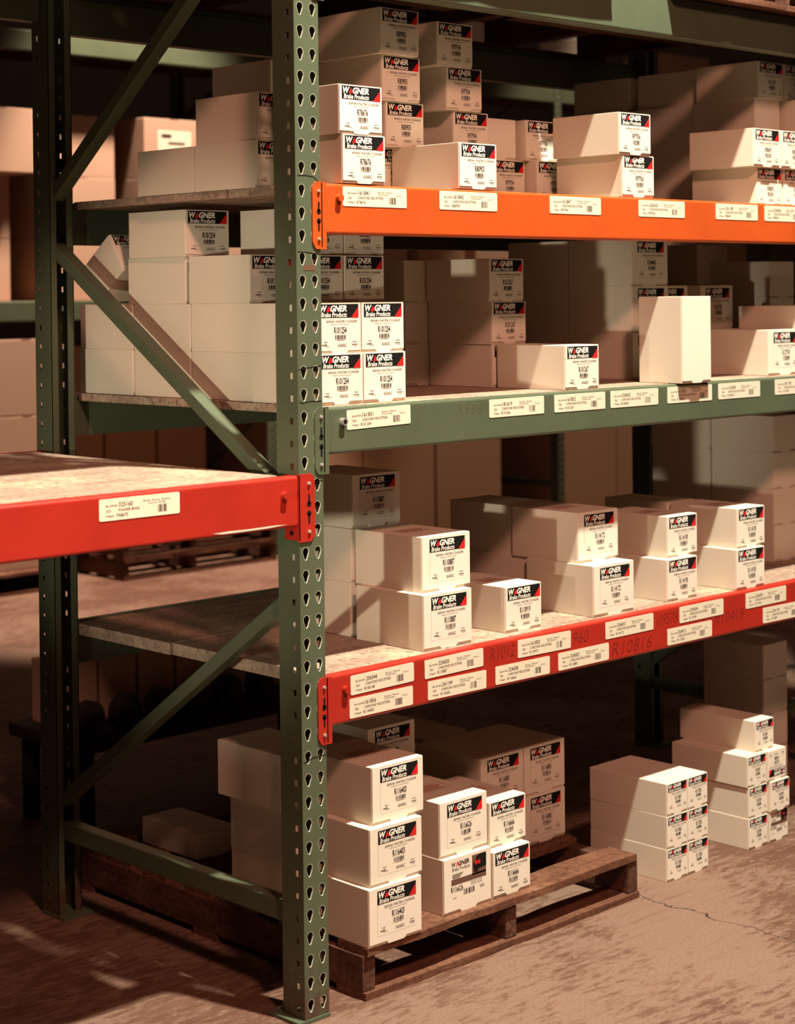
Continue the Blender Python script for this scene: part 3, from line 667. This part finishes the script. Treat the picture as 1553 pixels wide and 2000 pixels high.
# low dark bench behind the rack with cast rotors in front of tall cartons
bn = thing('low_bench', 'low black bench behind the rack under the lowest shelf', 'bench', (.42, 1.50, 0))
obj('bench_top', MB().box(0, 1.15, 0, .40, .26, .30).mesh('bench_top', [PLAST], .003), bn)
for x in (.03, 1.08):
    for y in (.03, .33): obj('bench_leg', MB().box(x, x+.04, y, y+.04, 0, .26).mesh('bench_leg', [PLAST]), bn)
ROT = MB().cyl((0, .052), .052, 0, .03, 'Y', 28).cyl((0, .052), .026, -.03, 0, 'Y', 20).mesh('rotor', [RUBBER])
for i in range(6): tag(obj('brake_rotor', ROT, None, (.50+i*.135, 1.56, .30)), 'dark round iron rotor, %s in the row on the low bench' % ('first', 'second', 'third', 'fourth', 'fifth', 'sixth')[i], 'rotor', 'rotors on the low bench')
for i in range(7): big(.48+i*.150, 1.70, .30, .138, .20, .16, PALEKRAFT, 'upright carton, %s in the row behind the rotors' % ('first', 'second', 'third', 'fourth', 'fifth', 'sixth', 'seventh')[i], 'upright cartons on the low bench')

# unseen loads added to block the flood, on the overhead pallets and upper deck
for i, (x, y, z, w, h, d, l) in enumerate(((.13, -.04, 2.567, .45, 2.15, 1.05, 'tall load added out of view to block light, overhead pallet beside the post'), (.60, -.04, 2.567, .45, 2.15, 1.05, 'tall load added out of view to block light, overhead pallet away from the post'),
        (1.40, -.03, 2.567, .45, 2.15, 1.05, 'tall load added out of view to block light, second overhead pallet, near side'), (1.87, -.03, 2.567, .45, 2.15, 1.05, 'tall load added out of view to block light, second overhead pallet, far side'),
        (1.115, .12, 2.446, .205, 2.1, .30, 'narrow light-blocking carton added between the two overhead pallets'),
        (-2.35, .04, 2.473, 1.10, 2.25, .98, 'huge light-blocking carton added out of view above the empty bay, far end'), (-1.20, .04, 2.473, 1.10, 2.25, .98, 'huge light-blocking carton added out of view above the empty bay, by the post'))):
    big(x, y, z, w, h, d, KRAFT, l)

# hand-drawn marker strokes on the post
fp = [c for c in FR.children if c.name.startswith('front_post')][0]
for z, pts in ((1.8985, [(.006, .001), (.030, .002), (.052, .0), (.070, -.012)]), (1.7285, [(.004, .001), (.03, .0), (.071, -.004)]), (1.3905, [(.004, .004), (.012, .001), (.040, .004), (.070, .003)]), (1.4690, [(.002, -.003), (.016, .0), (.034, .001), (.071, .004)]), (.5930, [(.004, -.008), (.030, .0), (.071, .001)]), (1.2130, [(.046, .0), (.071, .001)])):
    mb = MB()
    for a, b in zip(pts[:-1], pts[1:]): mb.add([(a[0], -.0004, a[1]-.0011), (b[0], -.0004, b[1]-.0011), (b[0], -.0004, b[1]+.0011), (a[0], -.0004, a[1]+.0011)], [(0, 1, 2, 3)])
    obj('marker_stroke', mb.mesh('marker_stroke', [BLACK], recalc=False), fp, (0, 0, z))
obj('size_tag', MB().box(.022, .056, -.0006, 0, -.006, .006).mesh('size_tag', [BRINK]), fp, (0, 0, 1.694))
